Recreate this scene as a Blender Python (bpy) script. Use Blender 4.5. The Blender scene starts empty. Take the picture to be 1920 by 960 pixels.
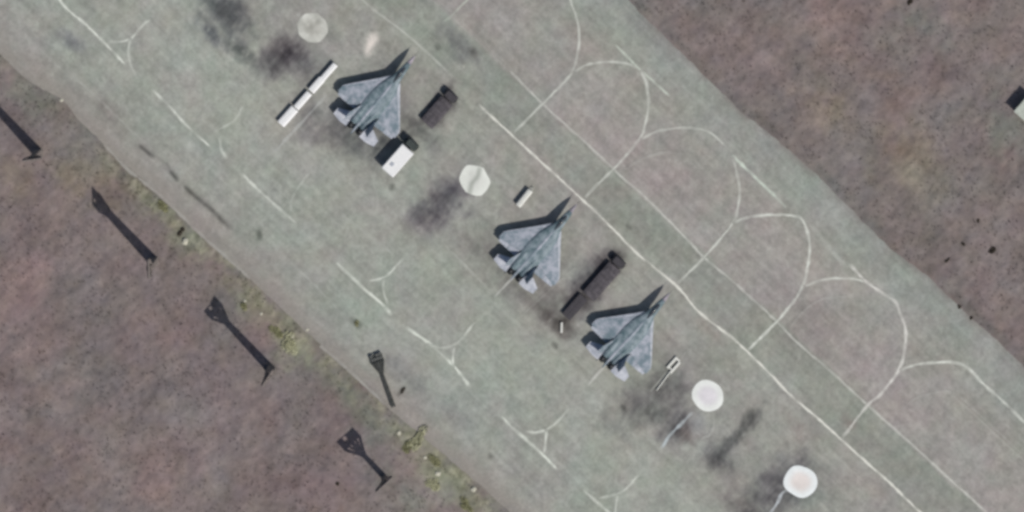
import bpy, bmesh, math, random
import numpy as np
from mathutils import Vector, Matrix, Euler

# ------------------------------------------------------------------ camera
PXW, PXH, S = 1920.0, 960.0, 9.4            # photograph size, pixels per metre on the apron
TH = math.atan(0.07)                          # a long lens well above the field, a little off the vertical
DIST = 1600.0
VW = PXW / S
sc = bpy.context.scene
cam = bpy.data.cameras.new('camera')
cam.sensor_width = 36.0
cam.lens = 36.0 * DIST / VW
cam.clip_start, cam.clip_end = 10.0, 20000.0
cam_o = bpy.data.objects.new('camera', cam)
sc.collection.objects.link(cam_o)
cam_o.location = (0, DIST * math.sin(TH), DIST * math.cos(TH))
cam_o.rotation_euler = (-TH, 0, 0)
sc.camera = cam_o

def P(px, py, z=0.0):
    """point of the ground (or of height z) seen at a pixel of the photograph"""
    k = VW / PXW / DIST
    a, b = (px - PXW / 2) * k, (PXH / 2 - py) * k
    d = (a, -math.sin(TH) + b * math.cos(TH), -math.cos(TH) - b * math.sin(TH))
    o = cam_o.location
    t = (z - o[2]) / d[2]
    return Vector((o[0] + t * d[0], o[1] + t * d[1], z))

def to_px(X, Y):
    """inverse of P on the ground plane, for arrays"""
    dy, dz = Y - DIST * math.sin(TH), -DIST * math.cos(TH)
    dep = -(dy * math.sin(TH)) - dz * math.cos(TH)
    up = dy * math.cos(TH) - dz * math.sin(TH)
    k = DIST * PXW / VW
    return PXW / 2 + X / dep * k, PXH / 2 - up / dep * k

def heading(p, v):
    """world angle of a pixel direction on the ground"""
    a, b = P(*p), P(p[0] + v[0], p[1] + v[1])
    return math.atan2(b.y - a.y, b.x - a.x)

# ------------------------------------------------------------------ sky, sun, exposure
SUN_EL = math.radians(52)
sh = P(960 - 68, 480 - 73) - P(960, 480)     # shadows fall up and to the left
sun_dir = Vector((-sh.x, -sh.y, 0)).normalized()
w = bpy.data.worlds.new('World'); sc.world = w; w.use_nodes = True
nt = w.node_tree
sky = nt.nodes.new('ShaderNodeTexSky'); sky.sky_type = 'NISHITA'; sky.sun_disc = False
sky.sun_elevation = SUN_EL
sky.sun_rotation = math.atan2(sun_dir.x, sun_dir.y)
sky.air_density = 1.0; sky.dust_density = 2.0
bg = nt.nodes['Background']; bg.inputs['Strength'].default_value = 0.065
nt.links.new(sky.outputs[0], bg.inputs['Color'])
sl = bpy.data.lights.new('sun', 'SUN'); sl.energy = 3.1; sl.angle = math.radians(0.6)
sl.color = (1.0, 0.95, 0.89)
so = bpy.data.objects.new('sun', sl); sc.collection.objects.link(so)
sv = Vector((sun_dir.x * math.cos(SUN_EL), sun_dir.y * math.cos(SUN_EL), math.sin(SUN_EL)))
so.rotation_euler = sv.to_track_quat('Z', 'Y').to_euler()
so.location = sv * 300
sc.view_settings.view_transform = 'Standard'
sc.view_settings.look = 'None'
sc.view_settings.gamma = 1.0
sc.view_settings.exposure = 0.02
sc.cycles.filter_width = 3.2                 # soft pixel filter of a distant camera
sc.cycles.max_bounces = 4
KR, KG, KB = 1.0, 0.985, 0.975                   # albedo = wanted picture colour / K (measured under this light)

rng = np.random.default_rng(7)
random.seed(7)
C = sc.collection

# ------------------------------------------------------------------ helpers
def lin(c):
    c = np.asarray(c, float) / 255.0
    return np.where(c <= 0.04045, c / 12.92, ((c + 0.055) / 1.055) ** 2.4)

def vnoise(x, y, seed):
    """value noise, about -1..1"""
    r = np.random.default_rng(seed).uniform(-1, 1, (256, 256))
    xi, yi = np.floor(x).astype(int), np.floor(y).astype(int)
    fx, fy = x - xi, y - yi
    fx, fy = fx * fx * (3 - 2 * fx), fy * fy * (3 - 2 * fy)
    g = lambda a, b: r[a % 256, b % 256]
    return ((g(xi, yi) * (1 - fx) + g(xi + 1, yi) * fx) * (1 - fy)
            + (g(xi, yi + 1) * (1 - fx) + g(xi + 1, yi + 1) * fx) * fy)

def fbm(x, y, seed, octs=4, gain=0.55):
    s, a, t = 0, 1.0, 0
    for i in range(octs):
        s = s + a * vnoise(x * 2 ** i + 17.3 * i, y * 2 ** i - 9.1 * i, seed + i)
        t += a; a *= gain
    return s / t * 1.5

def smooth(a, b, x):
    t = np.clip((x - a) / (b - a), 0, 1)
    return t * t * (3 - 2 * t)

MATS = {}
def mat(name, col, rough=0.6, metal=0.0, var=0.12, scale=2.0, col2=None, bump=0.0, spec=0.3):
    if name in MATS: return MATS[name]
    m = bpy.data.materials.new(name); m.use_nodes = True
    n = m.node_tree; b = n.nodes['Principled BSDF']
    b.inputs['Roughness'].default_value = rough; b.inputs['Metallic'].default_value = metal
    b.inputs['Specular IOR Level'].default_value = spec
    tc = n.nodes.new('ShaderNodeTexCoord'); nz = n.nodes.new('ShaderNodeTexNoise')
    nz.inputs['Scale'].default_value = scale; nz.inputs['Detail'].default_value = 5
    nz.inputs['Roughness'].default_value = 0.65
    n.links.new(tc.outputs['Object'], nz.inputs['Vector'])
    rp = n.nodes.new('ShaderNodeValToRGB')
    rp.color_ramp.elements[0].position = 0.35; rp.color_ramp.elements[1].position = 0.68
    c2 = col2 if col2 else [min(1, c * (1 + var)) for c in col]
    c1 = col if col2 else [c * (1 - var) for c in col]
    rp.color_ramp.elements[0].color = (*c1, 1); rp.color_ramp.elements[1].color = (*c2, 1)
    n.links.new(nz.outputs['Fac'], rp.inputs['Fac'])
    n.links.new(rp.outputs[0], b.inputs['Base Color'])
    if bump:
        bp = n.nodes.new('ShaderNodeBump'); bp.inputs['Strength'].default_value = bump
        n.links.new(nz.outputs['Fac'], bp.inputs['Height']); n.links.new(bp.outputs[0], b.inputs['Normal'])
    MATS[name] = m
    return m

def surface_mat(name, grain=0.12, scale=1.1, bump=0.3, rough=0.95):
    """surface whose colour map is computed per vertex, with a fine grain on top"""
    m = bpy.data.materials.new(name); m.use_nodes = True
    n = m.node_tree; b = n.nodes['Principled BSDF']
    b.inputs['Roughness'].default_value = rough; b.inputs['Specular IOR Level'].default_value = 0.15
    at = n.nodes.new('ShaderNodeVertexColor'); at.layer_name = 'Col'
    tc = n.nodes.new('ShaderNodeTexCoord'); nz = n.nodes.new('ShaderNodeTexNoise')
    nz.inputs['Scale'].default_value = scale; nz.inputs['Detail'].default_value = 4; nz.inputs['Roughness'].default_value = 0.7
    n.links.new(tc.outputs['Object'], nz.inputs['Vector'])
    mr = n.nodes.new('ShaderNodeMapRange'); mr.inputs[1].default_value = 0.3; mr.inputs[2].default_value = 0.7
    mr.inputs[3].default_value = 1 - grain; mr.inputs[4].default_value = 1 + grain
    n.links.new(nz.outputs['Fac'], mr.inputs[0])
    mx = n.nodes.new('ShaderNodeMix'); mx.data_type = 'RGBA'; mx.blend_type = 'MULTIPLY'; mx.inputs[0].default_value = 1
    n.links.new(at.outputs['Color'], mx.inputs[6]); n.links.new(mr.outputs[0], mx.inputs[7])
    n.links.new(mx.outputs[2], b.inputs['Base Color'])
    if bump:
        bp = n.nodes.new('ShaderNodeBump'); bp.inputs['Strength'].default_value = bump; bp.inputs['Distance'].default_value = 0.15
        n.links.new(nz.outputs['Fac'], bp.inputs['Height']); n.links.new(bp.outputs[0], b.inputs['Normal'])
    return m

def mesh_obj(name, verts, faces, m, parent=None, cols=None, smooth_=False):
    me = bpy.data.meshes.new(name)
    me.from_pydata([tuple(v) for v in verts], [], [tuple(f) for f in faces])
    if cols is not None:
        ca = me.color_attributes.new('Col', 'FLOAT_COLOR', 'POINT')
        a = np.ones((len(verts), 4), np.float32); a[:, :3] = cols
        ca.data.foreach_set('color', a.ravel())
    if smooth_:
        me.polygons.foreach_set('use_smooth', [True] * len(me.polygons))
    me.materials.append(m); me.update()
    o = bpy.data.objects.new(name, me); C.objects.link(o)
    if parent: o.parent = parent
    return o

class MB:
    """collects shapes of ONE part"""
    def __init__(s): s.v, s.f = [], []
    def add(s, v, f):
        k = len(s.v); s.v += [tuple(p) for p in v]; s.f += [tuple(i + k for i in q) for q in f]; return s
    def box(s, c, d, M=None, taper=1.0, bev=0.0):
        x, y, z = d[0] / 2, d[1] / 2, d[2] / 2
        b = min(bev, x * .6, y * .6, z * .6)
        ring = lambda zz, t, i: [((sx * (x - i - (b if q else 0))) * t, (sy * (y - i - (0 if q else b))) * t, zz)
                                for sx, sy, q in ((-1, -1, 0), (-1, -1, 1), (1, -1, 1), (1, -1, 0), (1, 1, 0), (1, 1, 1), (-1, 1, 1), (-1, 1, 0))]
        if b > 0:
            rs = [ring(-z, 1, 0), ring(z - b, taper, 0), ring(z, taper, b)]
        else:
            r4 = lambda zz, t: [(-x * t, -y * t, zz), (x * t, -y * t, zz), (x * t, y * t, zz), (-x * t, y * t, zz)]
            rs = [r4(-z, 1), r4(z, taper)]
        return s.loft([[Vector(p) + Vector(c) if M is None else M @ (Vector(p) + Vector(c)) for p in r] for r in rs])
    def loft(s, rings, cap=True):
        n = len(rings[0]); v = [p for r in rings for p in r]; f = []
        for i in range(len(rings) - 1):
            for j in range(n):
                a, b = i * n + j, i * n + (j + 1) % n
                f.append((a, b, b + n, a + n))
        if cap:
            f.append(tuple(reversed(range(n)))); f.append(tuple(range((len(rings) - 1) * n, len(rings) * n)))
        return s.add(v, f)
    def tube(s, a, b, r0, r1=None, n=8):
        a, b = Vector(a), Vector(b); r1 = r0 if r1 is None else r1
        q = (b - a).to_track_quat('Z', 'Y')
        rr = [[p + q @ Vector((r * math.cos(t), r * math.sin(t), 0)) for t in [2 * math.pi * i / n for i in range(n)]] for p, r in ((a, r0), (b, r1))]
        return s.loft(rr)
    def bar(s, a, b, t):
        return s.tube(a, b, t * 0.7, n=4)
    def build(s, name, m, parent=None, smooth_=False):
        return mesh_obj(name, s.v, s.f, m, parent, smooth_=smooth_)

def empty(name, loc, rz=0.0):
    o = bpy.data.objects.new(name, None); C.objects.link(o)
    o.empty_display_size = 0.5
    o.location = loc; o.rotation_euler = (0, 0, rz)
    return o
def tag(o, label, cat, group=None):
    o['label'] = label; o['category'] = cat
    if group: o['group'] = group
    return o
def copy_tree(o, parent=None):
    c = o.copy(); C.objects.link(c)
    if parent is not None: c.parent = parent
    for ch in list(o.children): copy_tree(ch, c)
    return c

# ------------------------------------------------------------------ the lie of the airfield (pixel frame)
TX, TY = 0.733, 0.680                        # along the taxiways, down to the right
NX, NY = 0.680, -0.733                       # across them, up to the right
SWE = [(-900, -700), (-200, -80), (0, 100), (50, 150), (117, 187), (150, 227), (200, 277), (260, 330), (290, 360), (393, 457), (427, 483), (473, 527),
       (540, 590), (607, 653), (640, 683), (713, 750), (760, 792), (830, 850), (900, 910), (960, 965), (1200, 1190), (2600, 2490)]
NEE = [(-200, -1280), (900, -260), (1177, 0), (1220, 43), (1293, 113), (1393, 213), (1437, 245), (1523, 320), (1557, 353), (1630, 427), (1673, 470),
       (1740, 517), (1817, 593), (1857, 627), (1925, 692), (2200, 945), (3300, 1965)]
def edge_fn(pts):
    u = np.array([x * TX + y * TY for x, y in pts]); n = np.array([x * NX + y * NY for x, y in pts])
    return lambda q: np.interp(q, u, n) + 1.5 * fbm(q / 14.0, q * 0, 91, 3)
sw_n, ne_n = edge_fn(SWE), edge_fn(NEE)

def ell(px, py, cx, cy, rx, ry, dirv, seed, rag=0.35, hard=0.0):
    """ragged elliptical patch, 1 in the middle"""
    L = math.hypot(*dirv); a, b = dirv[0] / L, dirv[1] / L
    dx, dy = px - cx, py - cy
    e = np.sqrt(((dx * a + dy * b) / rx) ** 2 + ((-dx * b + dy * a) / ry) ** 2)
    e = e + rag * fbm(px / (0.35 * min(rx, ry) + 6), py / (0.35 * min(rx, ry) + 6), seed, 3)
    return 1 - smooth(hard, 1.15, e)

AX = (0.66, -0.75)                           # along the parked aircraft
TD = (TX, TY)
STAINS = [  # cx, cy, rx, ry, direction, strength, tint (rgb multipliers of what is left)
    (425, 20, 62, 44, TD, .55, (.96, .98, 1.04)), (395, 62, 40, 16, TD, .35, (.95, .97, 1.05)), (455, 100, 40, 18, TD, .35, (.96, 1, 1.02)),
    (520, 115, 40, 36, AX, .50, (1, .97, 1.03)), (545, 92, 45, 30, TD, .35, (1, .97, 1.03)), (575, 130, 45, 40, TD, .18, (1, .97, 1.02)),
    (600, 235, 70, 45, TD, .20, (.99, .98, 1.03)), (680, 255, 75, 50, TD, .30, (.98, .98, 1.05)), (700, 190, 110, 60, AX, .16, (1, .98, 1.04)),
    (765, 240, 45, 25, AX, .28, (1, .98, 1.02)), (800, 255, 42, 16, TD, .2, (1, .99, 1.01)), (860, 85, 55, 26, TD, .18, (.98, .98, 1.06)),
    (830, 385, 60, 46, AX, .34, (1, .97, 1.05)), (790, 405, 40, 28, AX, .3, (.99, .97, 1.05)), (850, 350, 30, 22, AX, .2, (.98, .97, 1.06)),
    (900, 470, 60, 60, AX, .10, (1.02, .97, 1.03)), (975, 545, 70, 42, TD, .20, (1.01, .98, 1.02)), (1035, 595, 55, 28, TD, .34, (1.02, .98, .99)),
    (1055, 615, 24, 18, TD, .30, (1.02, .98, .99)), (1040, 648, 7, 7, TD, .45, (1, 1, 1)), (1108, 532, 84, 32, AX, .62, (1, .97, 1.03)), (825, 200, 50, 28, AX, .5, (1, .97, 1.02)),
    (1150, 495, 36, 26, AX, .25, (1, .98, 1)), (1035, 545, 20, 60, AX, .16, (1, .99, 1)), (1180, 770, 60, 42, AX, .22, (.99, .98, 1.03)),
    (1170, 765, 9, 8, TD, .3, (1, 1, 1)), (1245, 730, 52, 46, AX, .30, (1, .99, 1.01)), (1225, 775, 40, 24, TD, .25, (.99, .99, 1)), (1270, 795, 50, 26, AX, .35, (.99, .98, 1.03)),
    (1285, 812, 26, 20, TD, .30, (1.05, .96, .98)), (1385, 815, 80, 15, AX, .40, (.98, .99, 1.02)), (1345, 868, 36, 22, TD, .30, (1, .98, 1.03)), (1405, 778, 26, 12, AX, .2, (.97, 1, .98)),
    (1440, 935, 75, 44, AX, .34, (1.0, .97, 1.04)), (1500, 890, 62, 52, TD, .22, (.98, .98, 1.04)), (1400, 960, 70, 40, TD, .2, (1.02, .98, 1.02)),
    (485, 437, 16, 8, (0, 1), .32, (.96, 1, .98)), (135, 78, 46, 18, TD, .17, (.98, .98, 1.07)), (200, 205, 40, 26, TD, .10, (1.05, .97, 1)),
    (668, 606, 14, 8, TD, .32, (.98, 1, .98)), (752, 735, 14, 5, AX, .4, (1, 1, .98)), (1530, 610, 130, 60, TD, .05, (1.05, .98, .98)),
    (920, 855, 8, 8, TD, .2, (1, 1, 1)), (885, 97, 14, 9, TD, .2, (1.02, .98, .98)), (820, 90, 9, 7, TD, .25, (1, 1, 1)), (1180, 425, 8, 6, TD, .2, (1, 1, 1)),
    (755, 700, 70, 20, TD, .10, (.98, .98, 1.05)), (850, 770, 60, 30, TD, .08, (1, .98, 1.05)), (1590, 790, 22, 14, TD, .08, (1.12, .94, .94)),
    (1490, 800, 50, 22, TD, .06, (1.10, .95, .95)), (1330, 620, 40, 14, TD, .06, (1.10, .95, .95)), (735, 350, 9, 8, AX, .28, (.98, 1, .98)), (715, 270, 26, 14, AX, .25, (.95, .98, 1.02))]
LIGHTS = [  # pale patches
    (695, 82, 30, 15, (.25, -.97), 1.0, (226, 217, 207)), (380, 45, 9, 16, TD, .30, (190, 195, 180)), (478, 33, 7, 9, TD, .3, (180, 185, 175)),
    (640, 50, 26, 8, TD, .22, (172, 166, 158)), (690, 440, 62, 9, TD, .22, (176, 180, 170)), (870, 498, 54, 6, TD, .2, (178, 182, 172)), (560, 335, 40, 8, TD, .14, (176, 180, 172)),
    (735, 365, 24, 13, AX, .22, (172, 178, 166)), (220, 190, 90, 6, TD, .22, (172, 172, 164)), (150, 150, 70, 7, TD, .2, (172, 170, 160)), (360, 260, 60, 26, TD, .13, (168, 176, 170)),
    (1310, 795, 27, 27, TD, .45, (136, 138, 142)), (1000, 690, 110, 50, TD, .12, (160, 166, 152)), (820, 560, 70, 40, TD, .10, (160, 166, 154)),
    (1560, 470, 60, 10, TD, .18, (166, 172, 165)), (100, 40, 60, 20, TD, .08, (165, 170, 160)), (1720, 600, 40, 14, TD, .15, (166, 166, 160)),
    (1395, 815, 5, 5, TD, .3, (190, 190, 185)), (870, 125, 3.5, 3.5, TD, .6, (205, 205, 190)), (560, 28, 6, 5, TD, .4, (200, 204, 196)), (1140, 180, 160, 70, TD, .06, (160, 165, 158)),
    (645, 700, 60, 6, TD, .2, (166, 164, 156)), (415, 472, 34, 4, TD, .25, (172, 172, 165)), (1100, 800, 50, 30, TD, .1, (160, 166, 156)), (1215, 880, 60, 40, TD, .08, (165, 170, 160))]
BANDS_N = [-90, -50, -10, 40, 150, 240, 330, 440, 470, 476, 545, 553, 600, 690, 735, 780, 815]
BANDS_C = [(148, 144, 137), (150, 147, 140), (149, 150, 142), (150, 153, 144), (152, 154, 145), (152, 153, 144), (150, 151, 143), (150, 149, 141), (148, 148, 140), (143, 145, 136), (143, 145, 136),
           (151, 147, 141), (152, 147, 142), (150, 147, 140), (147, 149, 141), (144, 147, 140), (143, 143, 138)]

def apron_colour(px, py):
    u, n = px * TX + py * TY, px * NX + py * NY
    nn = n + 7 * fbm(px / 60, py / 60, 5, 3)
    c = np.stack([np.interp(nn, BANDS_N, [b[i] for b in BANDS_C]) for i in range(3)], -1)
    streak = fbm(u / 160, n / 9, 21, 4)
    lum = 1 + 0.045 * fbm(px / 45, py / 45, 31, 5, .7) + 0.034 * streak + 0.05 * fbm(px / 7, py / 7, 41, 2) + 0.03 * fbm(px / 16, py / 16, 43, 2) + 0.016 * fbm(u / 6, n / 26, 141, 2) + 0.03 * fbm(u / 220, n / 3.6, 143, 3, .7)
    hue = fbm(px / 85, py / 85, 51, 4)
    hue2 = fbm(px / 30, py / 30, 61, 3)
    c = c * lum[..., None]
    c = c + (1.7 * hue + 1.5 * hue2)[..., None] * np.array([1, -.7, .1]) + (1.5 * fbm(px / 40, py / 40, 71, 3))[..., None] * np.array([-.3, -.2, 1])
    ed = np.minimum(n - sw_n(u), ne_n(u) - n)
    e = (np.exp(-np.clip(ed, 0, None) / 10.) * np.clip(.58 + .6 * fbm(px / 24, py / 24, 77, 3), 0, .9))[..., None]
    c = c * (1 - e) + np.array([128., 123, 118]) * e
    es = (np.exp(-(np.clip(n - sw_n(u), 0, None) / 26.) ** 1.5) * np.clip(.55 + .7 * fbm(u / 40, n / 12, 79, 4, .65), 0, 1))[..., None]
    c = c * (1 - es) + np.array([143., 138, 130]) * es
    # oil and dust on the row of stands
    e = (np.exp(-((n - 330) / 75.) ** 2) * np.clip(.045 + .075 * fbm(px / 38, py / 38, 78, 4, .65), 0, .2))[..., None]
    c = c * (1 - e) * (1 + e * np.array([.05, -.02, .1]))
    for i, (cx, cy, rx, ry, d, s, t) in enumerate(STAINS):
        near = (abs(px - cx) < 2.6 * max(rx, ry)) & (abs(py - cy) < 2.6 * max(rx, ry))
        if not near.any(): continue
        e = ell(px[near], py[near], cx, cy, rx * 1.1, ry * 1.1, d, 300 + i, .28) * s * 1.12
        aa, bb = px[near] * AX[0] + py[near] * AX[1], -px[near] * AX[1] + py[near] * AX[0]
        e = e * np.clip(1 + .45 * fbm(aa / 26, bb / 6, 333 + i, 3, .7) + .35 * fbm(px[near] / 8, py[near] / 8, 377 + i, 2), .15, 1.5)
        e = .5 * np.tanh(e / .5)
        c[near] *= (1 - e * .95)[:, None] * (1 + (np.array(t) - 1) * np.minimum(1, e * 2.2)[:, None])
    for i, (cx, cy, rx, ry, d, s, t) in enumerate(LIGHTS):
        near = (abs(px - cx) < 2.6 * max(rx, ry)) & (abs(py - cy) < 2.6 * max(rx, ry))
        if not near.any(): continue
        e = ell(px[near], py[near], cx, cy, rx, ry, d, 500 + i, .25)[:, None] * s
        c[near] = c[near] * (1 - e) + np.array(t) * e
    return c

def seg_dist(px, py, pts):
    d = np.full(px.shape, 1e9)
    for (x0, y0), (x1, y1) in zip(pts[:-1], pts[1:]):
        L2 = (x1 - x0) ** 2 + (y1 - y0) ** 2
        t = np.clip(((px - x0) * (x1 - x0) + (py - y0) * (y1 - y0)) / L2, 0, 1)
        d = np.minimum(d, np.hypot(px - x0 - t * (x1 - x0), py - y0 - t * (y1 - y0)))
    return d

FPATCH = [  # patches of field: cx, cy, rx, ry, dir, strength, colour
    (1700, 300, 85, 60, TD, .42, (134, 127, 108)), (1545, 205, 70, 40, TD, .4, (130, 122, 104)), (1900, 245, 60, 50, TD, .6, (118, 124, 114)), (1735, 45, 60, 26, TD, .55, (114, 113, 106)),
    (1560, 60, 90, 60, TD, .5, (133, 114, 110)), (1850, 600, 120, 90, TD, .5, (128, 112, 110)), (1800, 130, 90, 60, TD, .35, (114, 106, 106)), (1640, 130, 80, 50, TD, .3, (130, 112, 108)),
    (1700, 420, 70, 40, TD, .4, (110, 106, 98)), (60, 180, 70, 30, TD, .6, (112, 116, 104)), (150, 330, 80, 40, TD, .5, (130, 122, 104)), (310, 395, 40, 24, TD, .7, (116, 116, 96)), (347, 452, 36, 26, TD, .6, (120, 121, 103)),
    (30, 340, 60, 30, TD, .4, (122, 115, 98)), (15, 560, 70, 110, TD, .5, (136, 114, 112)), (290, 880, 70, 55, AX, .55, (138, 122, 118)), (60, 700, 90, 70, TD, .35, (130, 113, 108)), (400, 720, 110, 60, TD, .35, (110, 102, 104)),
    (470, 565, 44, 28, TD, .7, (128, 127, 108)), (545, 640, 46, 36, TD, .85, (144, 145, 122)), (650, 735, 80, 22, TD, .6, (112, 116, 106)), (700, 790, 50, 36, TD, .7, (108, 112, 102)), (785, 820, 44, 40, TD, .85, (146, 146, 124)),
    (830, 890, 44, 34, TD, .75, (138, 138, 116)), (880, 940, 70, 28, TD, .7, (126, 128, 112)), (770, 940, 70, 30, TD, .5, (116, 120, 110)), (450, 500, 50, 14, TD, .6, (112, 114, 104)), (230, 330, 60, 16, TD, .5, (118, 120, 106)),
    (100, 250, 50, 30, TD, .3, (116, 112, 108)), (200, 560, 150, 90, TD, .3, (114, 106, 104)), (180, 440, 80, 40, TD, .25, (130, 118, 114)), (560, 900, 90, 60, TD, .35, (118, 104, 104))]
def field_colour(px, py):
    u, n = px * TX + py * TY, px * NX + py * NY
    right = n > 400
    c = np.where(right[..., None], np.array([123., 113.5, 110]), np.array([122., 111.5, 109]))
    for i, (cx, cy, rx, ry, d, s, t) in enumerate(FPATCH):
        near = (abs(px - cx) < 2.6 * max(rx, ry)) & (abs(py - cy) < 2.6 * max(rx, ry))
        if not near.any(): continue
        e = ell(px[near], py[near], cx, cy, rx * 1.3, ry * 1.3, d, 700 + i, .4)[:, None] * min(1, s * 1.15)
        c[near] = c[near] * (1 - e) + np.array(t) * e
    # strips along the concrete edge
    ds = sw_n(u) - n
    e = np.exp(-np.clip(ds, 0, None) / 30.) * .75 * (ds > -20) * (.6 + .5 * fbm(u / 40, n / 40, 81, 3)); e = np.clip(e, 0, .8)[..., None]
    c = c * (1 - e) + np.array([118., 119, 110]) * e
    e = np.exp(-((ds - 16) / 24.) ** 2) * np.clip(.44 + .8 * fbm(u / 26, n / 20, 85, 4, .7), 0, .8) * smooth(250, 420, u); e = e[..., None]
    mix_ = np.clip(.5 + .9 * fbm(px / 9, py / 9, 89, 3, .7), 0, 1)[..., None]
    c = c * (1 - e) + (np.array([112., 112, 92]) * (1 - mix_) + np.array([160., 157, 136]) * mix_) * e
    dn = n - ne_n(u)
    e = (np.exp(-((dn - 9) / 11.) ** 2) * .55 * np.clip(.7 + .6 * fbm(u / 30, n / 30, 83, 3), 0, 1.2))[..., None]
    c = c * (1 - e) + np.array([99., 96, 92]) * e
    # faint wheel track across the right field
    tr = seg_dist(px, py, [(1765, 500), (1807, 457), (1835, 412), (1893, 350), (1960, 280)])
    e = (np.exp(-(tr / 5.) ** 2) * .4 * np.clip(.5 + fbm(px / 14, py / 14, 87, 2), 0, 1))[..., None]
    c = c * (1 - e) + np.array([84., 80, 76]) * e
    tr = seg_dist(px, py, [(1785, 530), (1835, 470), (1870, 420), (1930, 345)])
    e = (np.exp(-(tr / 16.) ** 2) * .3)[..., None]
    c = c * (1 - e) + np.array([132., 126, 121]) * e
    tr = seg_dist(px, py, [(130, 420), (250, 520), (330, 600)])
    e = (np.exp(-(tr / 6.) ** 2) * .22)[..., None]
    c = c * (1 - e) + np.array([92., 84, 82]) * e
    tr = seg_dist(px, py, [(1450, 50), (1560, -60)])
    e = (np.exp(-(tr / 5.) ** 2) * .3)[..., None]
    c = c * (1 - e) + np.array([96., 86, 82]) * e
    lum = 1 + .075 * fbm(px / 55, py / 55, 101, 5, .6) + .042 * fbm(px / 7.5, py / 7.5, 111, 3) + .035 * fbm(px / 18, py / 18, 117, 2) + .03 * fbm(u / 260, n / 34, 119, 3) + .03 * fbm(u / 5, n / 30, 113, 2) + .03 * fbm(u / 34, n / 5, 115, 2)
    h = fbm(px / 70, py / 70, 121, 4)
    c = c * lum[..., None] + (3.6 * h)[..., None] * np.array([.8, -.45, -.35]) + (2.2 * fbm(px / 28, py / 28, 131, 3))[..., None] * np.array([-.4, -.1, 1])
    return c
def albedo(c):
    return np.clip(lin(np.clip(c, 0, 250)) / np.array([KR, KG, KB]), 0.004, 0.85)

# ------------------------------------------------------------------ ground: one sheet to the horizon
def axis_steps(lo, hi, fine, far):
    a = list(np.arange(lo, hi + fine, fine)); st = fine
    l, r = lo, hi + fine; L, R = [], []
    while r < far:
        st *= 1.35; l -= st; r += st; L.append(l); R.append(r)
    return np.array(L[::-1] + a + R)
gx, gy = axis_steps(-116, 116, 0.45, 4000), axis_steps(-66, 66, 0.45, 4000)
GX, GY = np.meshgrid(gx, gy)
px_, py_ = to_px(GX, GY)
# far beyond the frame the pixel frame is meaningless: clamp it
px_, py_ = np.clip(px_, -4000, 6000), np.clip(py_, -4000, 5000)
U_, N_ = px_ * TX + py_ * TY, px_ * NX + py_ * NY
inside = np.minimum(N_ - sw_n(U_), ne_n(U_) - N_)            # px, positive inside the concrete
off = smooth(0, 9, -inside)
relief = 0.16 * fbm(GX / 5, GY / 5, 201, 3) + 0.13 * fbm(GX / 1.2, GY / 1.2, 211, 2)
near_frame = (abs(GX) < 200) & (abs(GY) < 200)
GZ = np.where(near_frame, off * (0.04 + relief) - 0.10 * smooth(-2, 6, inside) - 0.02, -0.05)
def field_z(X, Y):
    a, b = to_px(np.array([X], float), np.array([Y], float))
    i = np.minimum(b * NY + a * NX - sw_n(a * TX + b * TY), ne_n(a * TX + b * TY) - (a * NX + b * NY))
    if i[0] > 0: return 0.0
    x, y = np.array([X]), np.array([Y])
    return float((smooth(0, 9, -i) * (0.04 + 0.16 * fbm(x / 5, y / 5, 201, 3) + 0.13 * fbm(x / 1.2, y / 1.2, 211, 2)) - .02)[0])

def grid_mesh(name, X, Y, Z, cols, m):
    h, wd = X.shape
    idx = np.arange(h * wd).reshape(h, wd)
    q = np.stack([idx[:-1, :-1], idx[:-1, 1:], idx[1:, 1:], idx[1:, :-1]], -1).reshape(-1, 4)
    me = bpy.data.meshes.new(name)
    me.vertices.add(h * wd); me.vertices.foreach_set('co', np.stack([X, Y, Z], -1).astype(np.float32).ravel())
    me.loops.add(q.size); me.loops.foreach_set('vertex_index', q.astype(np.int32).ravel())
    me.polygons.add(len(q)); me.polygons.foreach_set('loop_start', (np.arange(len(q)) * 4).astype(np.int32))
    me.update(calc_edges=True)
    ca = me.color_attributes.new('Col', 'FLOAT_COLOR', 'POINT')
    a = np.ones((h * wd, 4), np.float32); a[:, :3] = cols.reshape(-1, 3); ca.data.foreach_set('color', a.ravel())
    me.polygons.foreach_set('use_smooth', [True] * len(q))
    me.materials.append(m)
    o = bpy.data.objects.new(name, me); C.objects.link(o)
    return o
m_field = surface_mat('field_soil', grain=.12, scale=1.3, bump=.35)
ground = grid_mesh('ground', GX, GY, GZ, albedo(field_colour(px_, py_)), m_field)
ground['kind'] = 'structure'

# concrete sheet, laid out along and across the taxiways
um = np.concatenate([np.linspace(-3200, -560, 40), np.arange(-556, 2130, 3.4), np.linspace(2136, 5200, 40)])
fv = np.linspace(0, 1, 268)
lo, hi = sw_n(um), ne_n(um)
UU = np.repeat(um[:, None], len(fv), 1); NN = lo[:, None] + (hi - lo)[:, None] * fv[None]
det = TX * NY - TY * NX
PX = (UU * NY - NN * TY) / det; PY = (TX * NN - NX * UU) / det
def P_arr(px, py):
    k = VW / PXW / DIST
    a, b = (px - PXW / 2) * k, (PXH / 2 - py) * k
    dy, dz = -math.sin(TH) + b * math.cos(TH), -math.cos(TH) - b * math.sin(TH)
    t = -cam_o.location[2] / dz
    return t * a, cam_o.location[1] + t * dy
AXX, AYY = P_arr(PX, PY)
m_apron = surface_mat('weathered_concrete', grain=.12, scale=1.7, bump=.12)
acol = apron_colour(PX, PY)
seam = seg_dist(PX, PY, [(262, 274), (285, 292), (305, 305), (322, 325), (338, 343), (365, 367), (398, 394), (415, 412), (450, 440)])
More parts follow.
